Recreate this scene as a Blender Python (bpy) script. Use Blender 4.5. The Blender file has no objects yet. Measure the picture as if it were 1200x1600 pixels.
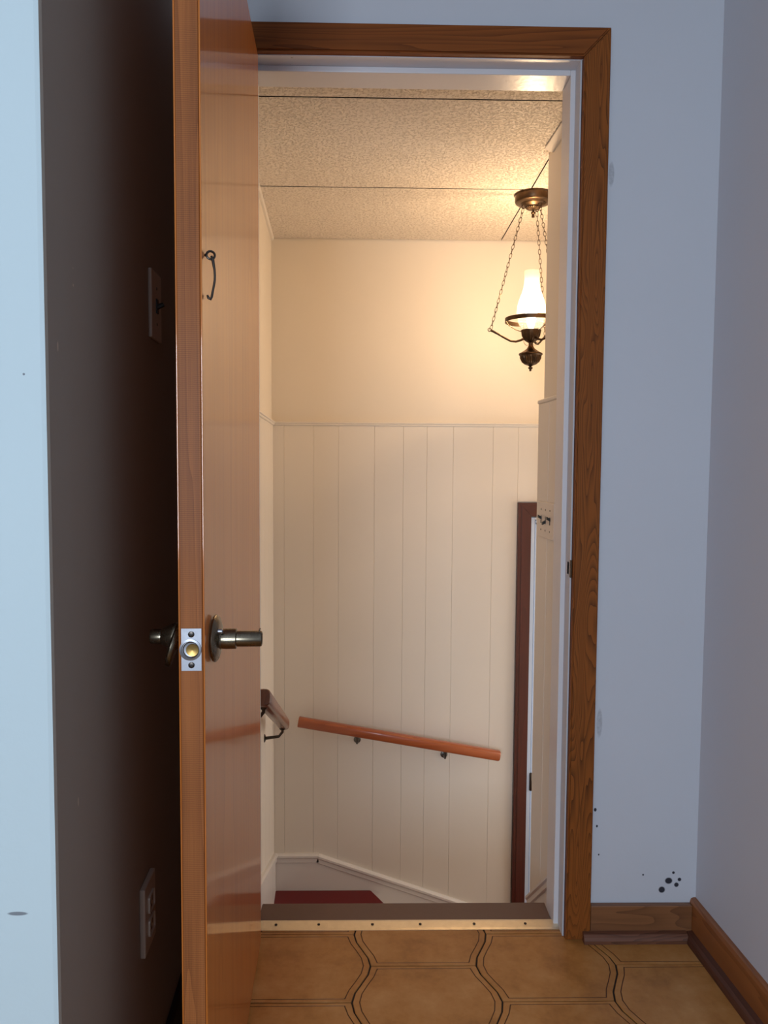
import bpy, bmesh, math, random
from mathutils import Vector, Matrix
random.seed(4)
PI = math.pi
SC = bpy.context.scene
COL = SC.collection

# ------------------------------------------------------------------ camera
cd = bpy.data.cameras.new('camera'); cam = bpy.data.objects.new('camera', cd); COL.objects.link(cam)
cd.sensor_fit = 'VERTICAL'; cd.sensor_height = 36; cd.lens = 27.0; cd.clip_start = 0.02
cam.matrix_world = (Matrix.Translation((0, 0, 1.125)) @ Matrix.Rotation(math.radians(-1.1), 4, 'Z')
                    @ Matrix.Rotation(math.radians(86.5), 4, 'X') @ Matrix.Rotation(0.0065, 4, 'Z'))
SC.camera = cam

# ------------------------------------------------------------------ world, lights, exposure
W = bpy.data.worlds.new('world'); SC.world = W; W.use_nodes = True
W.node_tree.nodes['Background'].inputs[0].default_value = (0.55, 0.72, 1.0, 1)
W.node_tree.nodes['Background'].inputs[1].default_value = 0.3

def area(name, loc, rot, sx, sy, energy, color):
    l = bpy.data.lights.new(name, 'AREA'); l.shape = 'RECTANGLE'; l.size = sx; l.size_y = sy
    l.energy = energy; l.color = color
    o = bpy.data.objects.new(name, l); COL.objects.link(o); o.location = loc; o.rotation_euler = rot
    return o
# daylight entering by the window in the wall behind the photographer
area('window_daylight', (-0.62, -2.05, 1.22), (PI/2, 0, 0), .75, 1.1, 54, (0.72, 0.85, 1.0))
# added fill light at the unseen end wall, brightens the dark lower stairwell
area('stair_window_light', (1.72, 2.76, .15), (0, PI/2, 0), 1.5, .6, 9.5, (1.0, .94, .88))
LAMP_W = 12.5
SC.view_settings.view_transform = 'Standard'; SC.view_settings.look = 'None'
SC.view_settings.gamma = 1; SC.view_settings.use_curve_mapping = False
SC.view_settings.exposure = 0.0

# ------------------------------------------------------------------ materials
def srgb(r, g, b):
    f = lambda c: (c/255/12.92) if c/255 <= .04045 else ((c/255+.055)/1.055)**2.4
    return (f(r), f(g), f(b), 1)
class NT:
    def __init__(s, name):
        s.m = bpy.data.materials.new(name); s.m.use_nodes = True
        s.t = s.m.node_tree; s.b = s.t.nodes['Principled BSDF']; s.out = s.t.nodes['Material Output']
        s._c = None
    def n(s, typ, **kw):
        x = s.t.nodes.new(typ)
        for k, v in kw.items(): setattr(x, k, v)
        return x
    def l(s, a, b): s.t.links.new(a, b)
    def co(s):
        if s._c is None: s._c = s.n('ShaderNodeTexCoord').outputs['Object']
        return s._c
    def mapped(s, scale, rot=(0, 0, 0)):
        m = s.n('ShaderNodeMapping'); s.l(s.co(), m.inputs[0])
        m.inputs['Scale'].default_value = scale; m.inputs['Rotation'].default_value = rot
        return m.outputs[0]
    def noise(s, vec, scale, detail=3, rough=.5, dist=0):
        x = s.n('ShaderNodeTexNoise'); s.l(vec, x.inputs['Vector'])
        x.inputs['Scale'].default_value = scale; x.inputs['Detail'].default_value = detail
        x.inputs['Roughness'].default_value = rough; x.inputs['Distortion'].default_value = dist
        return x.outputs['Fac']
    def math(s, op, a, b=None, c=None, clamp=False):
        x = s.n('ShaderNodeMath', operation=op); x.use_clamp = clamp
        for i, v in enumerate((a, b, c)):
            if v is None: continue
            if isinstance(v, (int, float)): x.inputs[i].default_value = v
            else: s.l(v, x.inputs[i])
        return x.outputs[0]
    def ramp(s, fac, stops):
        r = s.n('ShaderNodeValToRGB'); s.l(fac, r.inputs[0]); e = r.color_ramp.elements
        while len(e) < len(stops): e.new(.5)
        for el, (p, c) in zip(e, stops): el.position = p; el.color = c
        return r.outputs[0]
    def mix(s, fac, a, b, typ='MIX'):
        x = s.n('ShaderNodeMix', data_type='RGBA', blend_type=typ)
        if isinstance(fac, (int, float)): x.inputs[0].default_value = fac
        else: s.l(fac, x.inputs[0])
        for i, v in ((6, a), (7, b)):
            if isinstance(v, tuple): x.inputs[i].default_value = v
            else: s.l(v, x.inputs[i])
        return x.outputs[2]
    def spots(s, pts):      # soft blobs of wear at given points: (centre, radius vector)
        tot = None
        for c, r in pts:
            v = s.n('ShaderNodeVectorMath', operation='SUBTRACT'); s.l(s.co(), v.inputs[0]); v.inputs[1].default_value = c
            d = s.n('ShaderNodeVectorMath', operation='DIVIDE'); s.l(v.outputs[0], d.inputs[0]); d.inputs[1].default_value = r
            ln = s.n('ShaderNodeVectorMath', operation='LENGTH'); s.l(d.outputs[0], ln.inputs[0])
            f = s.math('MULTIPLY', s.math('SUBTRACT', 1.25, ln.outputs['Value']), 3, clamp=True)
            tot = f if tot is None else s.math('MAXIMUM', tot, f)
        return tot
    def bump(s, h, strength, dist=.002):
        x = s.n('ShaderNodeBump'); s.l(h, x.inputs['Height'])
        x.inputs['Strength'].default_value = strength; x.inputs['Distance'].default_value = dist
        s.l(x.outputs[0], s.b.inputs['Normal'])
    def set(s, color=None, rough=None, metal=None, spec=None, coat=None, coat_rough=None):
        if color is not None:
            if isinstance(color, tuple): s.b.inputs['Base Color'].default_value = color
            else: s.l(color, s.b.inputs['Base Color'])
        for k, v in (('Roughness', rough), ('Metallic', metal), ('Specular IOR Level', spec), ('Coat Weight', coat), ('Coat Roughness', coat_rough)):
            if v is None: continue
            if isinstance(v, (int, float)): s.b.inputs[k].default_value = v
            else: s.l(v, s.b.inputs[k])
        return s.m

def paint(name, c, rough=.6, bump=.25, scale=140, var=.05, spots=None, spotcol=None, streak=None):
    t = NT(name)
    n1 = t.noise(t.mapped((1, 1, 1)), 3.5, 4)
    dark = tuple(x*(1-var*2) for x in c[:3]) + (1,)
    col = t.mix(n1, dark, c)
    if spots: col = t.mix(t.spots(spots), col, spotcol)
    if streak: col = t.mix(t.math('MULTIPLY', t.spots(streak), t.math('MULTIPLY', t.noise(t.mapped((1, 1, 1)), 160, 4), .7)), col, srgb(120, 116, 120))
    t.bump(t.noise(t.mapped((1, 1, 1)), scale, 4), bump, .001)
    return t.set(col, rough)

def wood(name, dark, light, axis, figure=9., freq=26., stretch=.07, rough=.4, coat=0., coat_rough=.1, fine=.35, bump=.12, hatch=0, spots=None, lines=.5, spec=.5):
    """cathedral figure: contour lines of a noise field stretched along the grain"""
    t = NT(name)
    sc = [1, 1, 1]; sc['XYZ'.index(axis)] = stretch
    v = t.mapped(tuple(sc))
    f = t.noise(v, figure, 2.5, .45, .3)
    ring = t.math('POWER', t.math('FRACT', t.math('MULTIPLY', f, freq)), .55)
    sc2 = [1, 1, 1]; sc2['XYZ'.index(axis)] = .012
    fi = t.noise(t.mapped(tuple(sc2)), 420, 3, .6)
    big = t.noise(t.mapped((1, 1, 1)), 4, 2)
    a = t.math('ADD', t.math('MULTIPLY', ring, lines), t.math('MULTIPLY', fi, fine))
    a = t.math('ADD', a, t.math('MULTIPLY', big, .35))
    mid = tuple((x+y)/2 for x, y in zip(dark, light))
    col = t.ramp(a, [(.15, dark), (.5, mid), (.95, light)])
    if hatch:
        w = t.n('ShaderNodeTexWave', wave_type='BANDS', bands_direction='Z'); t.l(t.co(), w.inputs['Vector'])
        w.inputs['Scale'].default_value = 120; w.inputs['Distortion'].default_value = 1.5; w.inputs['Detail'].default_value = 1
        patch = t.math('MULTIPLY', t.math('SUBTRACT', t.noise(t.mapped((1, 1, 1)), 3.0, 3), .36), 6, clamp=True)
        col = t.mix(t.math('MULTIPLY', t.math('MULTIPLY', w.outputs['Fac'], patch), hatch), col, tuple(x*.45 for x in dark[:3])+(1,))
    if spots: col = t.mix(t.spots(spots), col, tuple(x*.25 for x in dark[:3])+(1,))
    t.bump(t.math('ADD', fi, ring), bump, .0006)
    rr = t.math('ADD', t.math('MULTIPLY', fi, .12), rough-.06)
    return t.set(col, rr, coat=coat, coat_rough=coat_rough, spec=spec)

def metal(name, c, rough=.35, tarnish=.5, dark=None):
    t = NT(name)
    n = t.noise(t.mapped((1, 1, 1)), 55, 4, .65)
    col = t.mix(t.math('MULTIPLY', n, tarnish), c, dark or tuple(x*.35 for x in c[:3])+(1,))
    return t.set(col, t.math('ADD', t.math('MULTIPLY', n, .25), rough-.1), metal=1.)

M = {}
M['wall_paint'] = paint('bluish white wall paint', srgb(206, 208, 214), .62, .22, 120, .03,
    [((.722, 1.77, .135), (.008, .02, .007)), ((.748, 1.77, .138), (.004, .02, .004)), ((.706, 1.77, .113), (.007, .02, .007)),
     ((.741, 1.77, .125), (.005, .02, .005)), ((.733, 1.77, .155), (.003, .02, .003)), ((.66, 1.77, .15), (.002, .02, .002)),
     ((.541, 1.77, .31), (.003, .02, .004)), ((.546, 1.77, .27), (.002, .02, .003)), ((.552, 1.77, .20), (.0015, .02, .002))], srgb(42, 42, 52),
    [((.543, 1.77, 1.785), (.006, .02, .024)), ((.546, 1.77, .52), (.006, .02, .03))])
M['wall_paint_left'] = paint('pale wall paint', srgb(206, 220, 222), .65, .3, 110, .02,
    [((-.392, .84, .62), (.010, .01, .002)), ((-.372, .84, 1.22), (.0012, .01, .0012))], srgb(130, 135, 140))
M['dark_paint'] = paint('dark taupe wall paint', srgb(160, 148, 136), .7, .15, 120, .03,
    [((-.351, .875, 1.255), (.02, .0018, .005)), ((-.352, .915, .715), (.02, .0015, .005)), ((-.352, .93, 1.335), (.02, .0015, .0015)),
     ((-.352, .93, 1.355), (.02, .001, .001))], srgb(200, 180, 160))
M['cream'] = paint('cream wall paint', srgb(234, 223, 206), .55, .2, 100, .03)
M['cream_panel'] = paint('cream panel paint', srgb(234, 225, 212), .48, .12, 90, .03)
M['white_gloss'] = paint('white gloss paint', srgb(226, 224, 226), .3, .35, 60, .05)
M['white_trim'] = paint('white trim paint', srgb(232, 226, 220), .35, .15, 60, .04)
M['jamb_paint'] = None
M['blue_white'] = paint('bluish white door paint', srgb(206, 222, 244), .3, .1, 60, .02)  # bluish tint for the lower door's leaf and left jamb; its other parts stay white
t = NT('chipped jamb paint')
ch = t.noise(t.mapped((3, 3, .5)), 26, 5, .7)
col = t.mix(t.math('GREATER_THAN', ch, .70), srgb(214, 214, 220), srgb(150, 132, 100))
t.bump(t.noise(t.mapped((1, 1, .2)), 60, 3), .3, .001); M['jamb_paint'] = t.set(col, .32)
M['door_face'] = wood('varnished door veneer', srgb(176, 88, 26), srgb(218, 128, 48), 'Z', 14, 5, .04, rough=.45, spec=.2, coat=.75, coat_rough=.09, fine=.5, bump=.07, lines=.3)
M['door_edge'] = wood('raw sawn door edge', srgb(98, 48, 20), srgb(180, 108, 56), 'Z', 22, 10, .03, rough=.6, spec=.25, coat=.05, coat_rough=.3, fine=.6, bump=.3, hatch=.33, lines=.35,
    spots=[((.003, -.375, 1.63), (.004, .01, .0025)), ((.005, -.375, 1.602), (.0025, .01, .001)), ((.011, -.375, 1.588), (.001, .01, .006)), ((.007, -.375, 1.577), (.002, .01, .001)), ((.012, -.375, 1.50), (.0025, .01, .004)),
           ((.014, -.375, .636), (.0022, .01, .0022)), ((-.009, -.375, .71), (.0012, .01, .002)), ((.002, -.375, .714), (.005, .01, .001)), ((-.008, -.375, .79), (.0015, .01, .0015)), ((.009, -.375, .56), (.0018, .01, .001))])
M['casing_v'] = wood('stained fir casing upright', srgb(44, 21, 5), srgb(140, 78, 28), 'Z', 13, 34, .11, rough=.6, coat=.04, coat_rough=.3, lines=.75, spec=.2)
M['casing_h'] = wood('stained fir casing head', srgb(72, 34, 8), srgb(140, 76, 28), 'X', 15, 22, .05, rough=.6, spec=.2, coat=.04, coat_rough=.3, lines=.5)
M['base_h'] = wood('stained baseboard wood', srgb(84, 50, 28), srgb(140, 92, 56), 'X', 12, 14, .14, rough=.45, coat=.2, coat_rough=.3)
M['base_y'] = wood('stained side baseboard wood', srgb(112, 62, 28), srgb(158, 96, 48), 'Y', 12, 10, .06, rough=.45, coat=.2, coat_rough=.3)
M['shoe_h'] = wood('worn dark shoe molding', srgb(44, 22, 14), srgb(120, 76, 54), 'X', 22, 14, .09, rough=.5, lines=.5)
M['shoe_y'] = wood('worn dark side shoe molding', srgb(44, 22, 14), srgb(98, 56, 38), 'Y', 22, 12, .09, rough=.5, lines=.5)
M['mahogany'] = wood('red brown casing', srgb(58, 20, 12), srgb(94, 38, 24), 'Z', 18, 8, .05, rough=.35, coat=.4, coat_rough=.2, lines=.3)
M['rail'] = wood('varnished handrail', srgb(140, 62, 28), srgb(190, 102, 52), 'X', 18, 8, .05, rough=.35, coat=.6, coat_rough=.15, lines=.3)
M['rail_side'] = wood('varnished side handrail', srgb(96, 54, 34), srgb(150, 94, 64), 'Y', 18, 8, .05, rough=.35, coat=.6, coat_rough=.15, lines=.3)
M['red_paint'] = paint('dark red stair paint', srgb(108, 16, 20), .5, .3, 70, .06)
M['brown_paint'] = paint('brown threshold paint', srgb(110, 80, 66), .45, .3, 60, .08,
    [((.42, 1.865, 0), (.003, .004, .02)), ((.412, 1.85, 0), (.0025, .002, .02))], srgb(235, 225, 215))
M['plate'] = metal('brushed steel', srgb(176, 176, 182), .38, .4)
M['knob'] = metal('tarnished nickel', srgb(150, 138, 118), .26, .75, srgb(60, 50, 38))
M['brass'] = metal('brass bore', srgb(196, 158, 92), .32, .9)
M['strip'] = metal('worn aluminium strip', srgb(236, 224, 200), .36, .3, srgb(150, 125, 90))
M['bronze'] = metal('antique bronze', srgb(104, 82, 62), .36, .8, srgb(36, 27, 20))
M['steel_dark'] = metal('dark steel', srgb(92, 84, 78), .3, .6, srgb(30, 26, 24))
M['galv'] = metal('bracket metal', srgb(120, 118, 112), .4, .6)
M['black'] = paint('black plastic', srgb(20, 18, 18), .4, .05, 40)
M['white_plastic'] = paint('ivory plastic', srgb(226, 214, 200), .35, .05, 40, .02)
M['grey_plastic'] = paint('brown plastic plate', srgb(196, 182, 168), .3, .05, 40, .02)
M['dark_void'] = paint('dark gap', srgb(22, 16, 12), .9, .1, 60)
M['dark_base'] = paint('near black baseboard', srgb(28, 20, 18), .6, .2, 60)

# textured ceiling tile
t = NT('textured ceiling tile')
v = t.mapped((1, 1, 1))
n = t.noise(v, 130, 3, .6, .6)
h = t.ramp(n, [(.40, (0, 0, 0, 1)), (.52, (1, 1, 1, 1))])
col = t.mix(h, srgb(214, 200, 182), srgb(240, 228, 212))
t.bump(h, .8, .003); M['ceiling_tile'] = t.set(col, .6)
# lantern floor tile
t = NT('ochre vinyl floor tile')
oi = t.n('ShaderNodeObjectInfo').outputs['Random']
v = t.n('ShaderNodeVectorMath', operation='ADD'); t.l(t.co(), v.inputs[0])
cx = t.n('ShaderNodeCombineXYZ'); t.l(t.math('MULTIPLY', oi, 37), cx.inputs[0]); t.l(t.math('MULTIPLY', oi, 91), cx.inputs[1]); t.l(cx.outputs[0], v.inputs[1])
n1 = t.noise(v.outputs[0], 9, 4, .6); n2 = t.noise(v.outputs[0], 45, 4, .7)
a = t.math('ADD', t.math('MULTIPLY', n1, .75), t.math('MULTIPLY', n2, .25))
col = t.ramp(a, [(.3, srgb(148, 96, 44)), (.5, srgb(182, 126, 66)), (.72, srgb(200, 150, 94))])
wear = t.math('GREATER_THAN', t.noise(v.outputs[0], 14, 6, .75), .70)
col = t.mix(t.math('MULTIPLY', wear, .35), col, srgb(190, 165, 130))
t.bump(n2, .12, .001); M['tile'] = t.set(col, t.math('ADD', t.math('MULTIPLY', n1, .25), .3), spec=.35)
M['tile_line'] = paint('tile border groove', srgb(96, 54, 22), .5, .1, 60)
M['grout'] = paint('dark grout', srgb(38, 28, 20), .8, .3, 80)
# milk glass chimney: part of the bulb's light passes, part is scattered
t = NT('milk glass')
tr = t.n('ShaderNodeBsdfTransparent'); tl = t.n('ShaderNodeBsdfTranslucent'); tl.inputs[0].default_value = (.34, .33, .30, 1)
gl = t.n('ShaderNodeBsdfGlossy'); gl.inputs['Roughness'].default_value = .1; gl.inputs[0].default_value = (.9, .9, .9, 1)
m1 = t.n('ShaderNodeMixShader'); m1.inputs[0].default_value = .22; t.l(tr.outputs[0], m1.inputs[1]); t.l(tl.outputs[0], m1.inputs[2])
m2 = t.n('ShaderNodeMixShader'); m2.inputs[0].default_value = .05; t.l(m1.outputs[0], m2.inputs[1]); t.l(gl.outputs[0], m2.inputs[2])
t.l(m2.outputs[0], t.out.inputs[0]); M['milk'] = t.m
t = NT('clear glass ring')
tr = t.n('ShaderNodeBsdfTransparent'); gl = t.n('ShaderNodeBsdfGlossy'); gl.inputs['Roughness'].default_value = .08
m1 = t.n('ShaderNodeMixShader'); m1.inputs[0].default_value = .18; t.l(tr.outputs[0], m1.inputs[1]); t.l(gl.outputs[0], m1.inputs[2])
t.l(m1.outputs[0], t.out.inputs[0]); M['clear'] = t.m
t = NT('glowing bulb'); e = t.n('ShaderNodeEmission'); e.inputs[0].default_value = (1, .82, .55, 1); e.inputs[1].default_value = 30
t.l(e.outputs[0], t.out.inputs[0]); M['bulb'] = t.m

# ------------------------------------------------------------------ mesh helpers
def obj(name, bm, mats, parent=None, smooth=False, kind=None):
    """links bm (in world coordinates) as one mesh object; children are stored relative to their root"""
    if not isinstance(mats, (list, tuple)): mats = [mats]
    bmesh.ops.recalc_face_normals(bm, faces=bm.faces)
    me = bpy.data.meshes.new(name)
    off = Vector((0, 0, 0)); p = parent
    while p is not None: off += p.location; p = p.parent
    bmesh.ops.translate(bm, verts=bm.verts, vec=-off)
    bm.to_mesh(me); bm.free()
    for m in mats: me.materials.append(m)
    if smooth:
        for f in me.polygons: f.use_smooth = True
        me.set_sharp_from_angle(angle=math.radians(38))
    o = bpy.data.objects.new(name, me); COL.objects.link(o); o.parent = parent
    if kind: o['kind'] = kind
    return o
def thing(name, label, cat, loc, group=None):
    o = bpy.data.objects.new(name, None); COL.objects.link(o); o.empty_display_size = .05
    o.location = loc; o['label'] = label; o['category'] = cat
    if group: o['group'] = group
    return o
def struct_root(name, loc, label=None):
    o = bpy.data.objects.new(name, None); COL.objects.link(o); o.empty_display_size = .05; o.location = loc; o['kind'] = 'structure'
    if label: o['label'] = label
    return o
def struct(name, bm, mats, label=None, **kw):
    o = obj(name, bm, mats, **kw); o['kind'] = 'structure'
    if label: o['label'] = label
    return o
def BM(): return bmesh.new()
def box(bm, x0, x1, y0, y1, z0, z1, bev=0, seg=1, mat=0):
    return prism(bm, [(x0, y0), (x1, y0), (x1, y1), (x0, y1)], z0, z1, bev, seg, mat)
def prism(bm, poly, z0, z1, bev=0, seg=1, mat=0, tf=None):
    """extrude a polygon in XY from z0 to z1 (tf maps local to world)"""
    f = tf or (lambda p: p)
    a = [bm.verts.new(f(Vector((x, y, z0)))) for x, y in poly]; b = [bm.verts.new(f(Vector((x, y, z1)))) for x, y in poly]
    fs = [bm.faces.new(a[::-1]), bm.faces.new(b)]
    n = len(poly)
    for i in range(n): fs.append(bm.faces.new((a[i], a[(i+1) % n], b[(i+1) % n], b[i])))
    for x in fs: x.material_index = mat
    if bev:
        es = {e for x in fs for e in x.edges}
        bmesh.ops.bevel(bm, geom=list(es), offset=bev, segments=seg, affect='EDGES', profile=.5)
    return bm
def lathe(bm, prof, c, axis='Z', seg=32, flute=None, flip=1, tilt=None, cap=True):
    """prof: list of (radius, height); c: centre"""
    rings = []
    c = Vector(c)
    for r, h in prof:
        ring = []
        for i in range(seg):
            a = 2*PI*i/seg; rr = r
            if flute and flute[0] <= h <= flute[1]: rr = r*(1 - flute[2]*(.5+.5*math.cos(a*flute[3])))
            p = Vector((rr*math.cos(a), rr*math.sin(a), h*flip))
            if axis == 'X': p = Vector((p.z, p.x, p.y))
            if axis == 'Y': p = Vector((p.x, p.z, p.y))
            if tilt: p = tilt @ p
            ring.append(bm.verts.new(c+p))
        rings.append(ring)
    for a, b in zip(rings, rings[1:]):
        for i in range(seg): bm.faces.new((a[i], a[(i+1) % seg], b[(i+1) % seg], b[i]))
    for ring, pr in ((rings[0], prof[0]), (rings[-1], prof[-1])):
        if pr[0] > 0 and cap: bm.faces.new(ring)
    return bm
def tube(bm, pts, r, seg=10, closed=False):
    pts = [Vector(p) for p in pts]; n = len(pts); rings = []
    up = Vector((0, 0, 1)); prev = None
    for i, p in enumerate(pts):
        if closed: d = pts[(i+1) % n]-pts[i-1]
        else: d = pts[min(i+1, n-1)]-pts[max(i-1, 0)]
        d.normalize()
        if prev is None:
            s = d.cross(up)
            if s.length < .1: s = d.cross(Vector((1, 0, 0)))
        else: s = prev - d*prev.dot(d)
        s.normalize(); prev = s; t_ = d.cross(s)
        rr = r[i] if isinstance(r, (list, tuple)) else r
        rings.append([bm.verts.new(p+s*rr*math.cos(2*PI*k/seg)+t_*rr*math.sin(2*PI*k/seg)) for k in range(seg)])
    m = n if closed else n-1
    for i in range(m):
        a, b = rings[i], rings[(i+1) % n]
        for k in range(seg): bm.faces.new((a[k], a[(k+1) % seg], b[(k+1) % seg], b[k]))
    if not closed: bm.faces.new(rings[0]); bm.faces.new(rings[-1])
    return bm
def extr(bm, a, b, prof, up=Vector((0, 0, 1)), out=Vector((0, -1, 0)), cut_a=0, cut_b=0, mat=0):
    """sweeps a profile (list of (out, up)) straight from a to b"""
    a, b = Vector(a), Vector(b)
    d = (b-a).normalized()
    va = [bm.verts.new(a+out*o+up*u+d*cut_a*u) for o, u in prof]
    vb = [bm.verts.new(b+out*o+up*u+d*cut_b*u) for o, u in prof]
    n = len(prof)
    fs = [bm.faces.new(va[::-1]), bm.faces.new(vb)]
    for i in range(n): fs.append(bm.faces.new((va[i], va[(i+1) % n], vb[(i+1) % n], vb[i])))
    for f in fs: f.material_index = mat
    return bm
SK = -.045                                       # the house's depth walls lean slightly off square
DZ = 1.905                                       # far end of the threshold

# ------------------------------------------------------------------ the room: door wall, side walls, ceiling, floor base
RW = lambda y: .868 + SK*y
LW = lambda y: -.31 + SK*y
SL = lambda y: -.2615 + SK*y                     # left wall of the stairwell
PW = lambda y: .629 + SK*y                       # partition at the right of the stairwell
bm = BM()
prism(bm, [(-.52, 1.77), (-.279, 1.77), (-.279, 1.885), (-.52, 1.885)], 0, 2.44)
prism(bm, [(-.279, 1.77), (.468, 1.77), (.468, 1.885), (-.279, 1.885)], 2.034, 2.44)
prism(bm, [(.468, 1.77), (1.0, 1.77), (1.0, 1.885), (.468, 1.885)], 0, 2.44)
struct('wall_back', bm, M['wall_paint'], 'pale bluish wall around the open doorway')
bm = BM(); prism(bm, [(RW(-2.1), -2.1), (1.3, -2.1), (1.3, 1.77), (RW(1.77), 1.77)], 0, 2.44)
struct('wall_right', bm, M['wall_paint'], 'pale wall at the right with wooden baseboard')
bm = BM()
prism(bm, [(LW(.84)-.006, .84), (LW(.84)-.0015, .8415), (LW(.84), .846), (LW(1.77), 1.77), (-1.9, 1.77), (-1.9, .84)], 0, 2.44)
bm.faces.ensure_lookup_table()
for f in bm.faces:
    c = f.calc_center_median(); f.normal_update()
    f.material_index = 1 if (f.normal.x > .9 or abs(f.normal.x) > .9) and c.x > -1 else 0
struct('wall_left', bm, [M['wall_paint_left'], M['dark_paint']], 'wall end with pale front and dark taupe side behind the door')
bm = BM(); prism(bm, [(-1.9, -2.1), (-1.9, .84), (-2.0, .84), (-2.0, -2.1)], 0, 2.44)
struct('wall_far_left', bm, M['wall_paint'])
bm = BM()                                        # the wall behind the photographer with its window opening
for a in ((-2.0, -1.14, 0, 2.44), (-.10, 1.3, 0, 2.44), (-1.14, -.10, 0, .65), (-1.14, -.10, 1.79, 2.44)):
    box(bm, a[0], a[1], -2.2, -2.1, a[2], a[3])
struct('wall_front', bm, M['wall_paint'])
bm = BM(); box(bm, -2.0, 1.3, -2.2, 1.885, 2.44, 2.5)
struct('ceiling', bm, M['wall_paint'])
floor = struct_root('floor', (0, 0, 0), 'brown floor of curved lantern shaped tiles')
bm = BM(); box(bm, -2.0, 1.3, -2.2, 1.80, -.12, -.0028)
obj('grout', bm, M['grout'], floor)

# lantern shaped floor tiles
PX, HY, AMP = .2775, .117, .0195
def seam(sgn, y): return sgn*AMP*math.cos(PI*y/HY)
def outline(ins, n=8, k=1.6):
    # tile centre at origin: narrow at y = +-HY, wide at y = 0
    pts = []
    top = HY - ins
    for i in range(n+1):
        y = -top + 2*top*i/n; pts.append((PX/2 + AMP*math.cos(PI*y/HY) - ins*k, y))
    for i in range(n+1):
        y = top - 2*top*i/n; pts.append((-PX/2 - AMP*math.cos(PI*y/HY) + ins*k, y))
    return pts
def tile_bm():
    bm = BM()
    rings = []
    for ins, z in ((.0012, -.004), (.0012, -.0008), (.0020, 0), (.0092, 0), (.0096, -.0009), (.0104, -.0009), (.0108, 0)):
        rings.append([bm.verts.new((x, y, z)) for x, y in outline(ins)])
    n = len(rings[0])
    for k, (a, b) in enumerate(zip(rings, rings[1:])):
        for i in range(n):
            f = bm.faces.new((a[i], a[(i+1) % n], b[(i+1) % n], b[i])); f.material_index = 1 if k in (3, 4, 5) else 0
    bm.faces.new(rings[-1])
    return bm
def mk_mesh(bm):
    bmesh.ops.recalc_face_normals(bm, faces=bm.faces)
    me = bpy.data.meshes.new('floor_tile'); bm.to_mesh(me); bm.free(); me.materials.append(M['tile']); me.materials.append(M['tile_line']); return me
shared = mk_mesh(tile_bm())
for k in range(-5, 3):
    cx = .1275 + PX*k
    y0 = 1.545 if k % 2 == 0 else 1.6625
    for j in range(-1, 9):
        cy = y0 - 2*HY*j
        if cy - HY > 1.78: continue
        if cx < -.5 and cy + HY > .84: continue
        me = shared; ytop = 1.794
        def trim(co, no):
            global me_
            b = tile_bm(); bmesh.ops.translate(b, verts=b.verts, vec=(cx, cy, 0))
            return b
        needs = []
        if cy + HY > ytop: needs.append(((0, ytop, 0), (0, 1, 0)))
        if cx + PX/2 + AMP > RW(cy+HY): needs.append(((RW(cy), cy, 0), (1, .045, 0)))
        if cx - PX/2 - AMP < LW(cy) and cy > .7: needs.append(((LW(cy), cy, 0), (-1, -.045, 0)))
        if needs:
            b = tile_bm()
            for co, no in needs:
                bmesh.ops.bisect_plane(b, geom=b.verts[:]+b.edges[:]+b.faces[:], plane_co=Vector(co)-Vector((cx, cy, 0)), plane_no=no, clear_outer=True)
            if not b.faces: b.free(); continue
            me = mk_mesh(b)
        o = bpy.data.objects.new('floor_tile', me); COL.objects.link(o); o.parent = floor; o.location = (cx, cy, random.uniform(-.0004, .0003))

# ------------------------------------------------------------------ stairwell shell
B = 3.2; LZ = -1.15
shell = struct_root('wall_stairwell_back', (0, B, 0), 'cream far wall of the stairwell with painted plank wainscot')
bm = BM()
box(bm, -.5, .675, B, B+.12, LZ-.1, 2.2); box(bm, .675, 1.44, B, B+.12, .912, 2.2); box(bm, 1.44, 1.9, B, B+.12, LZ-.1, 2.2)
obj('plaster', bm, M['cream'], shell)
xs = [-.402, -.354, -.232, -.129, .02, .14, .238, .347, .513, .618]
for a, b in zip(xs, xs[1:]):
    bm = BM(); box(bm, a+.0002, b-.0002, B-.007, B, LZ, 1.288, .0011); obj('plank', bm, M['cream_panel'], shell)
for a, b in ((.618, .76), (.76, .88), (.88, 1.03), (1.03, 1.15), (1.15, 1.3), (1.3, 1.48)):
    bm = BM(); box(bm, a+.0002, b-.0002, B-.007, B, .975, 1.288, .0011); obj('plank', bm, M['cream_panel'], shell)
for a, b in ((1.5, 1.62), (1.62, 1.75)):
    bm = BM(); box(bm, a+.0002, b-.0002, B-.007, B, LZ, 1.288, .0011); obj('plank', bm, M['cream_panel'], shell)
CAP = [(0, 0), (.010, 0), (.012, .003), (.012, .007), (.016, .010), (.016, .014), (0, .016)]
bm = BM(); extr(bm, (-.405, B, 1.286), (1.75, B, 1.286), CAP); obj('wainscot_cap', bm, M['cream_panel'], shell)

left = struct_root('wall_stairwell_left', (-.38, 2.5, 0), 'narrow strip of cream stairwell wall beside the door edge')
bm = BM(); prism(bm, [(SL(1.885), 1.885), (SL(B), B), (-.52, B), (-.52, 1.885)], LZ-.1, 2.2); obj('plaster', bm, M['cream'], left)
ys = [1.89, 2.07, 2.2, 2.36, 2.5, 2.66, 2.79, 2.95, 3.07, 3.192]
for a, b in zip(ys, ys[1:]):
    bm = BM(); prism(bm, [(SL(a), a), (SL(a)+.007, a), (SL(b)+.007, b), (SL(b), b)], LZ, 1.288, .002); obj('plank', bm, M['cream_panel'], left)
sd = Vector((1, .045, 0)).normalized()
bm = BM(); extr(bm, (SL(1.89), 1.89, 1.286), (SL(3.19), 3.19, 1.286), CAP, out=sd); obj('wainscot_cap', bm, M['cream_panel'], left)

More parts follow.
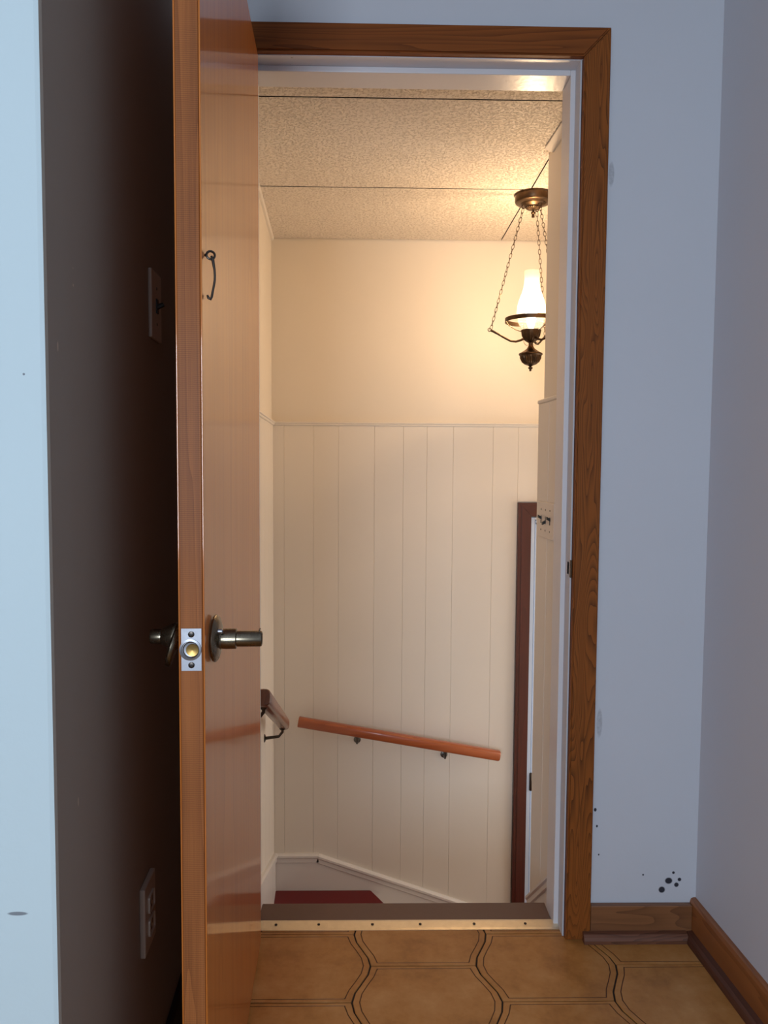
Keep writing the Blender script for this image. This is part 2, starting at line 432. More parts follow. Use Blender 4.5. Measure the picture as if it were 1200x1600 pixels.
PE = 2.32
part = struct_root('wall_stairwell_right', (.53, 2.1, 0), 'cream partition wall at the right inside the doorway')
bm = BM(); prism(bm, [(PW(1.885), 1.885), (PW(PE), PE), (1.75, PE), (1.75, 1.885)], LZ-.1, 2.2); obj('plaster', bm, M['cream'], part)
ys = [1.886, 2.03, 2.115, 2.215, PE+.012]
for a, b in zip(ys, ys[1:]):
    bm = BM(); prism(bm, [(PW(a), a), (PW(a)-.013, a), (PW(b)-.013, b), (PW(b), b)], LZ, 1.312, .002); obj('plank', bm, M['cream_panel'], part)
bm = BM(); extr(bm, (PW(1.886), 1.886, 1.312), (PW(PE+.014), PE+.014, 1.312), [(0, 0), (.014, 0), (.016, .003), (.016, .009), (.012, .012), (0, .013)], out=-sd); obj('wainscot_cap', bm, M['cream_panel'], part)
bm = BM(); extr(bm, (PW(1.886), 1.886, 2.034), (PW(PE-.05), PE-.05, 2.034), [(0, -.004), (.006, -.004), (.026, .004), (.026, .008), (0, .008)], out=-sd); obj('ceiling_cove', bm, M['cream_panel'], part)
SKP = [(0, 0), (.008, 0), (.012, .004), (.012, .020), (.017, .026), (.017, .034), (.010, .040), (0, .040)]
bm = BM()
a, b = Vector((PW(1.9)-.013, 1.9, .10)), Vector((PW(PE)-.013, PE, -.255)); extr(bm, a, b, [(o, u) for o, u in SKP], out=-sd)
extr(bm, a-Vector((0, 0, .2)), b-Vector((0, 0, .2)), [(0, 0), (.006, 0), (.006, .2), (0, .2)], out=-sd)
obj('stair_skirt', bm, M['white_trim'], part)
bm = BM(); box(bm, 1.75, 1.9, 1.885, B, LZ-.1, 2.2); struct('wall_stairwell_end', bm, M['cream'])

# skirt board with its moulding along the far and left walls
sk = struct_root('trim_1', (0, B, -.6), 'white skirt board and moulding following the stairs down the far wall')
Yf = B-.007
bm = BM()
def vpoly(bm, pts, y0, y1):
    a = [bm.verts.new((x, y0, z)) for x, z in pts]; b = [bm.verts.new((x, y1, z)) for x, z in pts]; n = len(pts)
    bm.faces.new(a); bm.faces.new(b[::-1])
    for i in range(n): bm.faces.new((a[i], b[i], b[(i+1) % n], a[(i+1) % n]))
vpoly(bm, [(-.405, -.545), (-.212, -.545), (.616, -.831), (.616, -1.15), (-.405, -1.15)], Yf-.008, Yf)
obj('skirt_board', bm, M['white_trim'], sk)
bm = BM(); extr(bm, (-.40, Yf, -.572), (-.208, Yf, -.572), SKP); obj('moulding', bm, M['white_trim'], sk)
bm = BM(); d = Vector((.828, 0, -.286)).normalized(); up = Vector((.326, 0, .945))
extr(bm, (-.219, Yf, -.572), (.612, Yf, -.572-.286*.831/.828), SKP, up=up); obj('moulding', bm, M['white_trim'], sk)
bm = BM(); a = Vector((SL(1.95)+.007, 1.95, -.10)); b = Vector((SL(3.18)+.007, 3.18, -.566))
extr(bm, a, b, SKP, out=sd); obj('moulding', bm, M['white_trim'], sk)
bm = BM(); extr(bm, a-Vector((0, 0, .2)), b-Vector((0, 0, .2)), [(0, 0), (.007, 0), (.007, .2), (0, .2)], out=sd); obj('skirt_board', bm, M['white_trim'], sk)

# stairwell ceiling of large textured panels
cl = struct_root('ceiling_stairwell', (0, 2.5, 2.045), 'stairwell ceiling of textured rectangular panels')
bm = BM(); box(bm, -.5, 1.9, 1.885, B+.1, 2.062, 2.2); obj('backing', bm, M['dark_void'], cl)
for x0, x1 in ((-.5, .531), (.5350, 1.75)):
    for i, (y0, y1) in enumerate(((1.885, 1.982), (1.992, 2.611), (2.6165, 3.195))):
        bm = BM(); a = SL((y0+y1)/2)-.05 if x0 < 0 else x0
        z = 2.043 if i == 0 else 2.045
        prism(bm, [(a, y0), (x1, y0), (x1, y1), (a, y1)], z, z+.016)
        for f in bm.faces:
            f.normal_update(); f.material_index = 0 if abs(f.normal.z) > .5 else 1
        obj('ceiling_panel', bm, [M['ceiling_tile'], M['dark_void']], cl)
bm = BM(); extr(bm, (SL(1.9), 1.9, 2.035), (SL(B), B, 2.035), [(0, 0), (.008, 0), (.012, .01), (0, .01)], out=sd); obj('ceiling_cove', bm, M['cream_panel'], cl)

# ------------------------------------------------------------------ staircase, going down ahead and winding right
st = thing('staircase', 'red painted winder stairs going down behind the brown threshold', 'staircase', (0, 2.5, LZ))
def step(poly, z, name='tread', th=.028):
    bm = BM(); prism(bm, poly, z-th, z, .006, 2); return obj(name, bm, M['red_paint'], st)
def riser(a, b, z0, z1):
    a, b = Vector((*a, 0)), Vector((*b, 0)); n = (b-a).normalized().cross(Vector((0, 0, 1)))*.015
    bm = BM(); prism(bm, [a.xy, b.xy, (b+n).xy, (a+n).xy], z0, z1); return obj('riser', bm, M['cream_panel'], st)
piv = (.50, PE)
xl = lambda y: SL(y)+.014
step([(xl(1.9), 1.9), (PW(1.9)-.014, 1.9), (PW(2.11)-.014, 2.125), (xl(2.11), 2.125)], -.23)
step([(xl(2.1), 2.1), (PW(2.1)-.014, 2.1), (PW(PE)-.014, PE+.02), (xl(PE), PE+.02)], -.46)
wl = (.003, Yf-.010)
step([(xl(PE), PE), piv, (wl[0]+.012, wl[1]), (xl(Yf)-.002, wl[1])], -.69)
step([(wl[0], wl[1]), piv, (piv[0]+.08, piv[1]+.01), (.60, wl[1])], -.92)
bm = BM(); prism(bm, [(.50, PE+.014), (1.75, PE+.014), (1.75, Yf-.001), (xl(Yf), Yf-.001), (xl(PE), PE+.014)], LZ-.03, LZ); struct('floor_landing', bm, M['red_paint'])
riser((SL(1.9)+.008, 1.92), (PW(1.9)-.014, 1.92), -.23, -.03)
riser((xl(2.1), 2.12), (PW(2.1)-.014, 2.12), -.46, -.258)
riser((xl(PE), PE+.015), (piv[0], PE+.015), -.69, -.488)
riser(piv, (wl[0]-.01, wl[1]), -.92, -.718)
riser((piv[0]+.07, piv[1]+.01), (.585, wl[1]), LZ, -.948)

# ------------------------------------------------------------------ doorway trim: casing, jambs, stops
dt = struct_root('trim_2', (.1, 1.77, 0), 'brown wooden door casing with white painted jambs')
def cboard(poly, y0, y1, mat, name='casing_board', bev=.0035):
    bm = BM(); vpoly(bm, poly, y0, y1); bmesh.ops.bevel(bm, geom=[e for e in bm.edges if all(abs(v.co.y-y0) < 1e-6 for v in e.verts)], offset=bev, segments=2, affect='EDGES'); return obj(name, bm, mat, dt)
CB = .059
cboard([(-.283-CB, 2.034+CB+.003), (.472+CB, 2.034+CB+.003), (.4723, 2.0343), (-.2833, 2.0343)], 1.752, 1.77, M['casing_h'])
cboard([(.4725, 2.033), (.472+CB, 2.034+CB+.002), (.472+CB, .0), (.4725, .0)], 1.752, 1.77, M['casing_v'])
cboard([(-.2835, 2.033), (-.283-CB, 2.034+CB+.002), (-.283-CB, .0), (-.2835, .0)], 1.752, 1.77, M['casing_v'])
bm = BM(); box(bm, .4705, .480, 1.770, 1.885, 0, 2.034, .001); obj('jamb', bm, M['jamb_paint'], dt)
bm = BM(); box(bm, -.292, -.279, 1.771, 1.885, 0, 2.034, .001); obj('jamb', bm, M['jamb_paint'], dt)
bm = BM(); box(bm, -.279, .4705, 1.770, 1.885, 2.0325, 2.04, .001); obj('head_jamb', bm, M['jamb_paint'], dt)
bm = BM(); box(bm, .457, .4705, 1.812, 1.888, 0, 2.0325, .0018, 2); obj('door_stop', bm, M['white_gloss'], dt)
bm = BM(); box(bm, -.279, -.268, 1.812, 1.888, 0, 2.0325, .0018, 2); obj('door_stop', bm, M['white_gloss'], dt)
bm = BM(); box(bm, -.268, .457, 1.812, 1.888, 2.0195, 2.0325, .0018, 2); obj('door_stop', bm, M['white_gloss'], dt)
bm = BM(); box(bm, .4688, .4708, 1.771, 1.80, .858, .915, .0006); box(bm, .4672, .4712, 1.764, 1.772, .866, .907, .001)
sp = obj('strike_plate', bm, M['knob'], dt); sp['label'] = 'tarnished metal strike plate'
bm = BM(); box(bm, .4680, .4692, 1.778, 1.793, .872, .901); obj('latch_hole', bm, M['dark_void'], sp)

# threshold
th = thing('threshold', 'brown wooden threshold board with a screwed metal edge strip across the doorway', 'threshold', (.1, 1.85, 0))
bm = BM(); box(bm, -.268, .4565, 1.812, DZ, -.028, .004, .003, 2); box(bm, -.279, .470, 1.80, 1.812, -.028, .001); obj('saddle_board', bm, M['brown_paint'], th)
bm = BM(); extr(bm, (-.277, 1.794, 0), (.4700, 1.794, 0), [(0, 0), (0, .0012), (-.006, .0032), (-.030, .0052), (-.036, .0045), (-.036, 0)])
ms = obj('metal_strip', bm, M['strip'], th); ms['label'] = 'shiny brass coloured metal strip'
for i, x in enumerate((-.222, -.118, .013, .130, .262, .388)):
    bm = BM(); lathe(bm, [(.0034, .004), (.0034, .0058), (.0022, .0066), (.0, .0068)], (x, 1.812, 0), seg=12)
    obj('screw', bm, M['steel_dark'], ms)

# baseboards with shoe moulding
bt = struct_root('baseboard_back', (.66, 1.77, 0), 'short scuffed brown baseboard between casing and corner')
bm = BM(); box(bm, .532, RW(1.76)-.014, 1.754, 1.77, 0, .082, .002, 2); obj('board', bm, M['base_h'], bt)
QR = [(0, 0), (.020, 0), (.020, .008), (.017, .015), (.012, .020), (0, .022)]
bm = BM(); extr(bm, (.512, 1.754, 0), (RW(1.74)-.030, 1.754, 0), QR); obj('shoe_moulding', bm, M['shoe_h'], bt)
rt = struct_root('baseboard_right', (.8, 1.0, 0), 'brown baseboard along the right wall')
bm = BM(); extr(bm, (RW(-2.1), -2.1, 0), (RW(1.77), 1.77, 0), [(0, 0), (.014, 0), (.014, .084), (.011, .092), (.006, .094), (0, .094)], out=-sd); obj('board', bm, M['base_y'], rt)
bm = BM(); extr(bm, (RW(-2.1)-.014, -2.1, 0), (RW(1.755)-.014, 1.755, 0), QR, out=-sd); obj('shoe_moulding', bm, M['shoe_y'], rt)
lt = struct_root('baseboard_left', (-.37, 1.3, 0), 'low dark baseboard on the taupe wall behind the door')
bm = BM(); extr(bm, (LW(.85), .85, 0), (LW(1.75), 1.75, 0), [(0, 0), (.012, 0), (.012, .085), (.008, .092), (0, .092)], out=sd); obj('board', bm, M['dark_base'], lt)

# ------------------------------------------------------------------ the open door
HX, HYY = -.2490, 1.744                         # hinge end of the visible face
EX, EY = -.2195, 1.020                          # free end of the visible face
ang = math.atan2(HX-EX, HYY-EY)
dv = Vector((HX-EX, HYY-EY, 0)); DL = dv.length; dv.normalize(); nv = Vector((dv.y, -dv.x, 0))   # nv points right, out of the visible face
TH = .0345
ctr = Vector(((HX+EX)/2, (HYY+EY)/2, 0)) - nv*TH/2
door = struct_root('door_1', tuple(ctr), 'varnished wooden door standing open towards the camera, edge on')
def D(u, w, z):   # u along the door from the free edge, w outwards from the visible face
    return Vector((EX, EY, 0)) + dv*u + nv*w + Vector((0, 0, z))
def dpr(bm, u0, u1, w0, w1, z0, z1, bev=0, seg=1):
    return prism(bm, [(u0, w0), (u1, w0), (u1, w1), (u0, w1)], z0, z1, bev, seg, tf=lambda p: D(p.x, p.y, p.z))
bm = BM(); dpr(bm, .0008, DL, -.0022, 0, .010, 2.018, .0006); obj('face_veneer', bm, M['door_face'], door)
bm = BM(); dpr(bm, .0008, DL, -TH, -TH+.0022, .010, 2.018, .0006); obj('face_veneer', bm, M['door_face'], door)
bm = BM(); dpr(bm, 0, DL, -TH+.0022, -.0026, .010, 2.018, .0008); ed = obj('edge_core', bm, M['door_edge'], door); ed['label'] = 'sawn solid wood door edge'
# latch faceplate
zc = .877
fp = BM()
def ringed_plate(bm, w, h, hole, n=28, d=.0018, cz=0.0):
    # rectangle with a round hole, facing the camera side of the door edge
    def pt(a, r=None):
        c, s = math.cos(a), math.sin(a)
        if r: return (r*c, r*s)
        k = min(w/2/max(abs(c), 1e-6), h/2/max(abs(s), 1e-6)); return (k*c, k*s)
    angs = sorted(set([2*PI*i/n for i in range(n)] + [math.atan2(s*h, q*w) % (2*PI) for s in (1, -1) for q in (1, -1)]))
    L = []
    for u in (-d, 0):
        L.append(([bm.verts.new(D(u, -TH/2+pt(a)[0], zc+pt(a)[1])) for a in angs], [bm.verts.new(D(u, -TH/2+pt(a, hole)[0], zc+cz+pt(a, hole)[1])) for a in angs]))
    m = len(angs)
    for i in range(m):
        j = (i+1) % m
        bm.faces.new((L[0][0][i], L[0][0][j], L[0][1][j], L[0][1][i])); bm.faces.new((L[1][0][i], L[1][1][i], L[1][1][j], L[1][0][j]))
        bm.faces.new((L[0][0][i], L[1][0][i], L[1][0][j], L[0][0][j])); bm.faces.new((L[0][1][i], L[0][1][j], L[1][1][j], L[1][1][i]))
ringed_plate(fp, .0265, .057, .0112)
pl = obj('latch_faceplate', fp, M['plate'], door); pl['label'] = 'steel faceplate with an empty round bolt hole'
rotE = Matrix(((nv.x, 0, -dv.x), (nv.y, 0, -dv.y), (0, 1, 0)))      # lathe z axis -> towards the camera out of the edge
bm = BM(); lathe(bm, [(.0112, 0), (.0145, .0004), (.0145, .0026), (.0118, .0032), (.0112, .0026), (.0112, 0)], D(-.0006, -TH/2-.0012, zc), seg=32, tilt=rotE, cap=False); obj('bore_collar', bm, M['plate'], pl, smooth=True)
bm = BM(); lathe(bm, [(.0110, .0026), (.0095, .0006), (.006, .0001), (0, -.0001)], D(-.0008, -TH/2-.0005, zc), seg=28, tilt=rotE, cap=False); obj('bore_wall', bm, M['plate'], pl, smooth=True)
bm = BM(); lathe(bm, [(.0086, .0010), (.0080, .0022), (.0050, .0017), (0, .0014)], D(-.0008, -TH/2+.0014, zc-.0006), seg=28, tilt=rotE, cap=False); obj('latch_bore', bm, M['brass'], pl, smooth=True)
for s in (1, -1):
    bm = BM(); c = D(-.0018, -TH/2, zc+s*.0208); lathe(bm, [(.0042, 0), (.0042, .0007), (.0030, .0011), (0, .0012)], c, seg=20, tilt=rotE)
    sc = obj('screw', bm, M['steel_dark'], pl, smooth=True)
    bm = BM()
    for w_, h_ in ((.0008, .0042), (.0042, .0008)):
        prism(bm, [(-w_/2, -h_/2), (w_/2, -h_/2), (w_/2, h_/2), (-w_/2, h_/2)], .0011, .0014, tf=lambda p: c + rotE @ p)
    obj('screw_slot', bm, M['black'], sc)
# handle remains: rose, hub, shank on both sides
rotR = Matrix(((0, dv.x, nv.x), (0, dv.y, nv.y), (1, 0, 0)))        # lathe z -> out of the visible face
U = .062
tl = rotR @ Matrix.Rotation(math.radians(3), 3, 'X')
bm = BM(); lathe(bm, [(.0325, .003), (.0335, .0045), (.0335, .006), (.031, .0085), (.022, .0115), (.016, .0125), (0, .0125)], D(U, 0, zc+.001), seg=40, tilt=tl)
ro = obj('rose', bm, M['knob'], door, smooth=True); ro['label'] = 'round tarnished rose, loose on its screws'
bm = BM(); lathe(bm, [(.018, .009), (.014, .014), (.0145, .020), (.0142, .034), (.0125, .035), (0, .035)], D(U, 0, zc), seg=28, tilt=rotR); obj('handle_hub', bm, M['knob'], door, smooth=True)
bm = BM(); lathe(bm, [(.0112, .033), (.0112, .068), (.0104, .070), (.0092, .070), (.0092, .062), (0, .062)], D(U, 0, zc), seg=28, tilt=rotR); obj('handle_shank', bm, M['knob'], door, smooth=True)
for du, dz in ((-.014, .014), (.013, -.014)):
    bm = BM(); lathe(bm, [(.0036, .009), (.0036, .016), (.0026, .0172), (0, .0175)], D(U+du, 0, zc+dz), seg=14, tilt=rotR); obj('mounting_screw', bm, M['plate'], ro, smooth=True)
bm = BM(); tube(bm, [D(U-.004, .0665, zc+.010), D(U-.004, .067, zc+.0135), D(U-.004, .0685, zc+.0155)], .001, 8); obj('retaining_clip', bm, M['knob'], door)
rotL = Matrix(((0, dv.x, -nv.x), (0, dv.y, -nv.y), (1, 0, 0)))
tl2 = rotL @ Matrix.Rotation(math.radians(17), 3, 'Y') @ Matrix.Rotation(math.radians(4), 3, 'X')
bm = BM(); lathe(bm, [(.031, -.002), (.0325, .000), (.0325, .0045), (.030, .0065), (.018, .0085), (.0, .0085)], D(U, -TH-.0165, zc-.008), seg=40, tilt=tl2); r2 = obj('rose', bm, M['knob'], door, smooth=True); r2['label'] = 'round tarnished rose hanging tilted away from the door'
bm = BM(); lathe(bm, [(.0175, .012), (.0195, .016), (.0185, .021), (.0125, .034), (.0108, .036), (.0108, .049), (.0098, .051), (.0088, .051), (.0088, .045), (0, .045)], D(U, -TH, zc+.004), seg=32, tilt=rotL); obj('handle_shank', bm, M['knob'], door, smooth=True)
bm = BM(); lathe(bm, [(.006, 0), (.006, .02), (0, .02)], D(U, -TH, zc), seg=16, tilt=rotL); obj('spindle', bm, M['steel_dark'], door, smooth=True)
# hook latch with its screw eye
hz = 1.4025; hu = .026
bm = BM(); tube(bm, [D(hu, .0075+.0052*math.cos(a), hz+.0052*math.sin(a)) + dv*.001*math.cos(a) for a in [2*PI*i/20 for i in range(20)]], .0016, 8, True)
tube(bm, [D(hu, -.001, hz), D(hu, .0025, hz)], .0018, 8); se = obj('screw_eye', bm, M['steel_dark'], door, smooth=True)
pts = [(.0085, 0), (.0105, -.006), (.0115, -.012), (.0125, -.018), (.0130, -.026), (.0128, -.032), (.0115, -.040), (.0102, -.046), (.0088, -.054), (.0075, -.057), (.0045, -.0555), (.003, -.052)]
bm = BM(); tube(bm, [D(hu-.002*i/11, a, hz-.001+b) for i, (a, b) in enumerate(pts)], [.0015, .0021, .0019, .0016, .0016, .0016, .0016, .0016, .0017, .0019, .0021, .0014], 10); hk = obj('hook', bm, M['steel_dark'], door, smooth=True); hk['label'] = 'small dark metal hook hanging from its screw eye'

# ------------------------------------------------------------------ switch plates and outlet on the dark wall
def on_wall(f, y, sgn):      # local frame on a depth wall: x along the wall, y up, z out
    d = Vector((SK, 1, 0)).normalized(); n = Vector((1, .045, 0)).normalized()*sgn
    o = Vector((f(y), y, 0))
    return lambda p: o + d*p.x + Vector((0, 0, p.y)) + n*p.z
def rect(bm, tf, x, z, w, h, z0, z1, bev=0, seg=1):
    prism(bm, [(x-w/2, z-h/2), (x+w/2, z-h/2), (x+w/2, z+h/2), (x-w/2, z+h/2)], z0, z1, bev, seg, tf=tf)
tf = on_wall(LW, 1.335, 1)
sw = thing('light_switch', 'single toggle light switch on the dark taupe wall left of the door', 'light switch', tuple(tf(Vector((0, 1.392, 0)))))
bm = BM(); rect(bm, tf, 0, 1.392, .072, .114, 0, .006, .002, 2); obj('switch_plate', bm, M['grey_plastic'], sw)
bm = BM(); prism(bm, [(-.006, 1.380), (.006, 1.380), (.006, 1.404), (-.006, 1.404)], .005, .008, tf=tf); tube(bm, [tf(Vector((0, 1.391, .006))), tf(Vector((0, 1.396, .018)))], [.005, .0038], 8); obj('toggle', bm, M['black'], sw)
for s in (1, -1):
    bm = BM(); rect(bm, tf, 0, 1.392+s*.030, .005, .005, .0055, .007, .001); obj('screw', bm, M['galv'], sw)
tf2 = on_wall(LW, 1.228, 1)
ou = thing('wall_outlet', 'electrical outlet low on the dark taupe wall left of the door', 'outlet', tuple(tf2(Vector((0, .388, 0)))))
bm = BM(); rect(bm, tf2, 0, .388, .072, .114, 0, .009, .0025, 2); obj('outlet_plate', bm, M['grey_plastic'], ou)
for s in (1, -1):
    bm = BM(); rect(bm, tf2, 0, .388+s*.0195, .034, .028, .0085, .0105, .004, 2); fc = obj('socket', bm, M['grey_plastic'], ou)
    bm = BM(); rect(bm, tf2, -.0065, .390+s*.0195, .002, .008, .0105, .0108); rect(bm, tf2, .0065, .390+s*.0195, .002, .008, .0105, .0108); rect(bm, tf2, 0, .381+s*.0195, .004, .004, .0105, .0108); obj('slots', bm, M['black'], fc)
bm = BM(); rect(bm, tf2, 0, .388, .005, .005, .0088, .0105, .001); obj('screw', bm, M['galv'], ou)
# three gang switch on the partition
PP = lambda y: PW(y)-.013
tf3 = on_wall(PP, 2.212, -1)
ts = thing('light_switch', 'cream three toggle switch plate with black toggles on the stairwell partition', 'light switch', tuple(tf3(Vector((0, .968, 0)))))
bm = BM(); rect(bm, tf3, 0, .968, .165, .105, 0, .006, .0022, 2); obj('switch_plate', bm, M['white_plastic'], ts)
for x, up in ((.046, 1), (0, -1), (-.046, 1)):
    bm = BM(); rect(bm, tf3, x, .968, .006, .022, .0055, .0070); prism(bm, [(x-.005, .968-.004), (x+.005, .968-.004), (x+.005, .968+.004), (x-.005, .968+.004)], .006, .0155, tf=lambda p, up=up: tf3(p+Vector((0, up*(p.z*.6), 0)))); obj('toggle', bm, M['black'], ts)
    for s in (1, -1):
        bm = BM(); rect(bm, tf3, x, .968+s*.030, .005, .005, .0055, .0072, .001); obj('screw', bm, M['galv'], ts)

# ------------------------------------------------------------------ handrails
hr = thing('handrail', 'varnished wooden handrail sloping down across the far stairwell wall', 'handrail', (.13, B-.007, -.1))
def rail_bar(bm, a, b, out, w=.040, h=.042):
    a, b = Vector(a), Vector(b); d = (b-a).normalized(); up = (Vector((0, 0, 1))-d*d.z).normalized(); s = d.cross(up)
    prof = []
    for i in range(20):
        t_ = 2*PI*i/20; c, q = math.cos(t_), math.sin(t_)
        prof.append((w/2*math.copysign(abs(c)**.6, c), h/2*math.copysign(abs(q)**.6, q)))
    L = (b-a).length
    rings = [[bm.verts.new(p+s*x*k+up*z*k) for x, z in prof] for p, k in ((a, .9), (a+d*.003, 1), (b-d*.006, 1), (b, .86))]
    for r0, r1 in zip(rings, rings[1:]):
        for i in range(20): bm.faces.new((r0[i], r0[(i+1) % 20], r1[(i+1) % 20], r1[i]))
    bm.faces.new(rings[0]); bm.faces.new(rings[-1][::-1])
bm = BM(); A, Bv = Vector((-.289, 3.125, .063)), Vector((.549, 3.125, -.082)); rail_bar(bm, A, Bv, None); obj('rail', bm, M['rail'], hr, smooth=True)
def bracket(root, top, wall_pt, out, mat):
    top, wp = Vector(top), Vector(wall_pt)
    bm = BM(); mid = Vector((top.x, top.y, wp.z+.004)) if abs(out.y) > .5 else Vector((top.x, top.y, wp.z+.012))
    tube(bm, [top, top*.55+mid*.45, mid*.8+wp*.2, wp+out*.004], [.0055, .005, .005, .006], 10)
    rot = Vector((0, 0, 1)).rotation_difference(out).to_matrix()
    lathe(bm, [(.015, 0), (.015, .002), (.010, .005), (0, .005)], wp, seg=20, tilt=rot)
    sad = Matrix.Rotation(0, 3, 'Z')
    lathe(bm, [(.009, -.004), (.012, .0), (.012, .002)], top, seg=14)
    br = obj('bracket', bm, mat, root, smooth=True)
    for dz in (.009, -.009):
        bm = BM(); lathe(bm, [(.002, .002), (.002, .005), (0, .0055)], wp+Vector((0, 0, dz)), seg=10, tilt=rot); obj('screw', bm, M['steel_dark'], br)
for u in (.29, .73):
    p = A.lerp(Bv, u); bracket(hr, (p.x, p.y+.004, p.z-.023), (p.x, B-.007, p.z-.058), Vector((0, -1, 0)), M['galv'])
h2 = thing('handrail', 'end of a wooden handrail on the left stairwell wall, beside the door edge', 'handrail', (-.37, 2.4, .3))
RA, RB = Vector((SL(1.97)+.076, 1.97, .520)), Vector((SL(2.80)+.076, 2.80, .165))
bm = BM(); rail_bar(bm, RA, RB, None, .040, .044); obj('rail', bm, M['rail_side'], h2, smooth=True)
for u, in ((.05,), (.93,)):
    p = RA.lerp(RB, u); wy = p.y+.01; bracket(h2, (p.x-.002, p.y, p.z-.022), (SL(wy)+.007, wy, p.z-.062), sd, M['steel_dark'])

# ------------------------------------------------------------------ exterior door at the foot of the stairs
d2 = struct_root('door_2', (1.06, B, LZ), 'white lower door with dark red brown casing at the far wall')
def cb2(poly, name='casing_board', y0=B-.025, y1=B-.0005, mat=None):
    bm = BM(); vpoly(bm, poly, y0, y1); bmesh.ops.bevel(bm, geom=[e for e in bm.edges if all(abs(v.co.y-y0) < 1e-6 for v in e.verts)], offset=.0025, segments=2, affect='EDGES'); return obj(name, bm, mat or M['mahogany'], d2)
cb2([(.620, .972), (1.495, .972), (1.44, .915), (.675, .915)]); cb2([(.620, .972), (.675, .915), (.675, LZ), (.620, LZ)]); cb2([(1.495, .972), (1.44, .915), (1.44, LZ), (1.495, LZ)])
for pl_ in ([(.632, .960), (1.483, .960), (1.468, .944), (.647, .944)], [(.632, .960), (.647, .944), (.647, LZ), (.632, LZ)], [(1.483, .960), (1.468, .944), (1.468, LZ), (1.483, LZ)]):
    cb2(pl_, 'casing_bead', B-.028, B-.0245)
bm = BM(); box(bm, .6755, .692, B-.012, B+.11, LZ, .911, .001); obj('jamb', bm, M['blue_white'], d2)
bm = BM(); box(bm, 1.424, 1.4395, B-.012, B+.11, LZ, .911, .001); obj('jamb', bm, M['white_gloss'], d2)
bm = BM(); box(bm, .692, 1.424, B-.012, B+.11, .90, .911, .001); obj('head_jamb', bm, M['white_gloss'], d2)
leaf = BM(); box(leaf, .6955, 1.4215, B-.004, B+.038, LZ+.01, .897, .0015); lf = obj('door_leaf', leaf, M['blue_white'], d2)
for z0, z1 in ((LZ+.15, LZ+.75), (LZ+.95, .75)):
    for x0, x1 in ((.80, 1.02), (1.10, 1.32)):
        bm = BM(); box(bm, x0, x1, B-.010, B-.004, z0, z1, .005, 2); obj('raised_panel', bm, M['white_gloss'], lf)
for z in (-.22, -.98):
    bm = BM(); lathe(bm, [(.005, -.038), (.006, -.036), (.006, .036), (.005, .038), (0, .04)], (.6945, B-.012, z), seg=12); obj('hinge', bm, M['steel_dark'], d2, smooth=True)
bm = BM(); tube(bm, [(.70, B-.006, .885), (.705, B-.03, .88), (.72, B-.03, .883), (.735, B-.006, .885)], .003, 8); obj('hook', bm, M['galv'], d2)
bm = BM(); lathe(bm, [(.03, 0), (.03, .004), (.012, .008), (.012, .03), (.026, .04), (.028, .055), (.02, .065), (0, .066)], (1.37, B-.004, -.15), 'Y', 24, flip=-1); obj('knob', bm, M['brass'], d2, smooth=True)

# ------------------------------------------------------------------ pendant lamp on three chains
LC = Vector((.552, 2.66, 0))
lamp = thing('pendant_lamp', 'lit antique style pendant lamp with milk glass chimney on three chains', 'lamp', (LC.x, LC.y, 2.045))
P3 = lambda r, a, z: Vector((LC.x+r*math.cos(a), LC.y+r*math.sin(a), z))
bm = BM(); lathe(bm, [(.064, 2.045), (.064, 2.042), (.062, 2.040), (.062, 2.022), (.060, 2.018), (.056, 2.016), (.044, 2.014), (.040, 2.009), (.030, 2.006), (.028, 2.004)], LC, seg=48)
canopy = obj('canopy', bm, M['bronze'], lamp, smooth=True)
bm = BM(); lathe(bm, [(.027, 2.008), (.026, 2.000), (.020, 1.996), (.008, 1.993), (0, 1.993)], LC, seg=72, flute=(1.994, 2.006, .12, 24)); obj('fluted_boss', bm, M['bronze'], canopy)
bm = BM(); lathe(bm, [(.003, 1.995), (.003, 1.99), (.0075, 1.986), (.0075, 1.982), (.004, 1.979), (.0052, 1.974), (.0052, 1.969), (0, 1.968)], LC, seg=16); obj('canopy_nut', bm, M['bronze'], canopy, smooth=True)
AZ = [math.radians(a) for a in (180, 57, 300)]
def link(bm, c, d, s, L, w, r):
    pts = []
    for i in range(12):
        a = 2*PI*i/12; pts.append(c + d*(L/2*math.copysign(abs(math.cos(a))**.8, math.cos(a))) + s*(w/2*math.sin(a)))
    tube(bm, pts, r, 5, True)
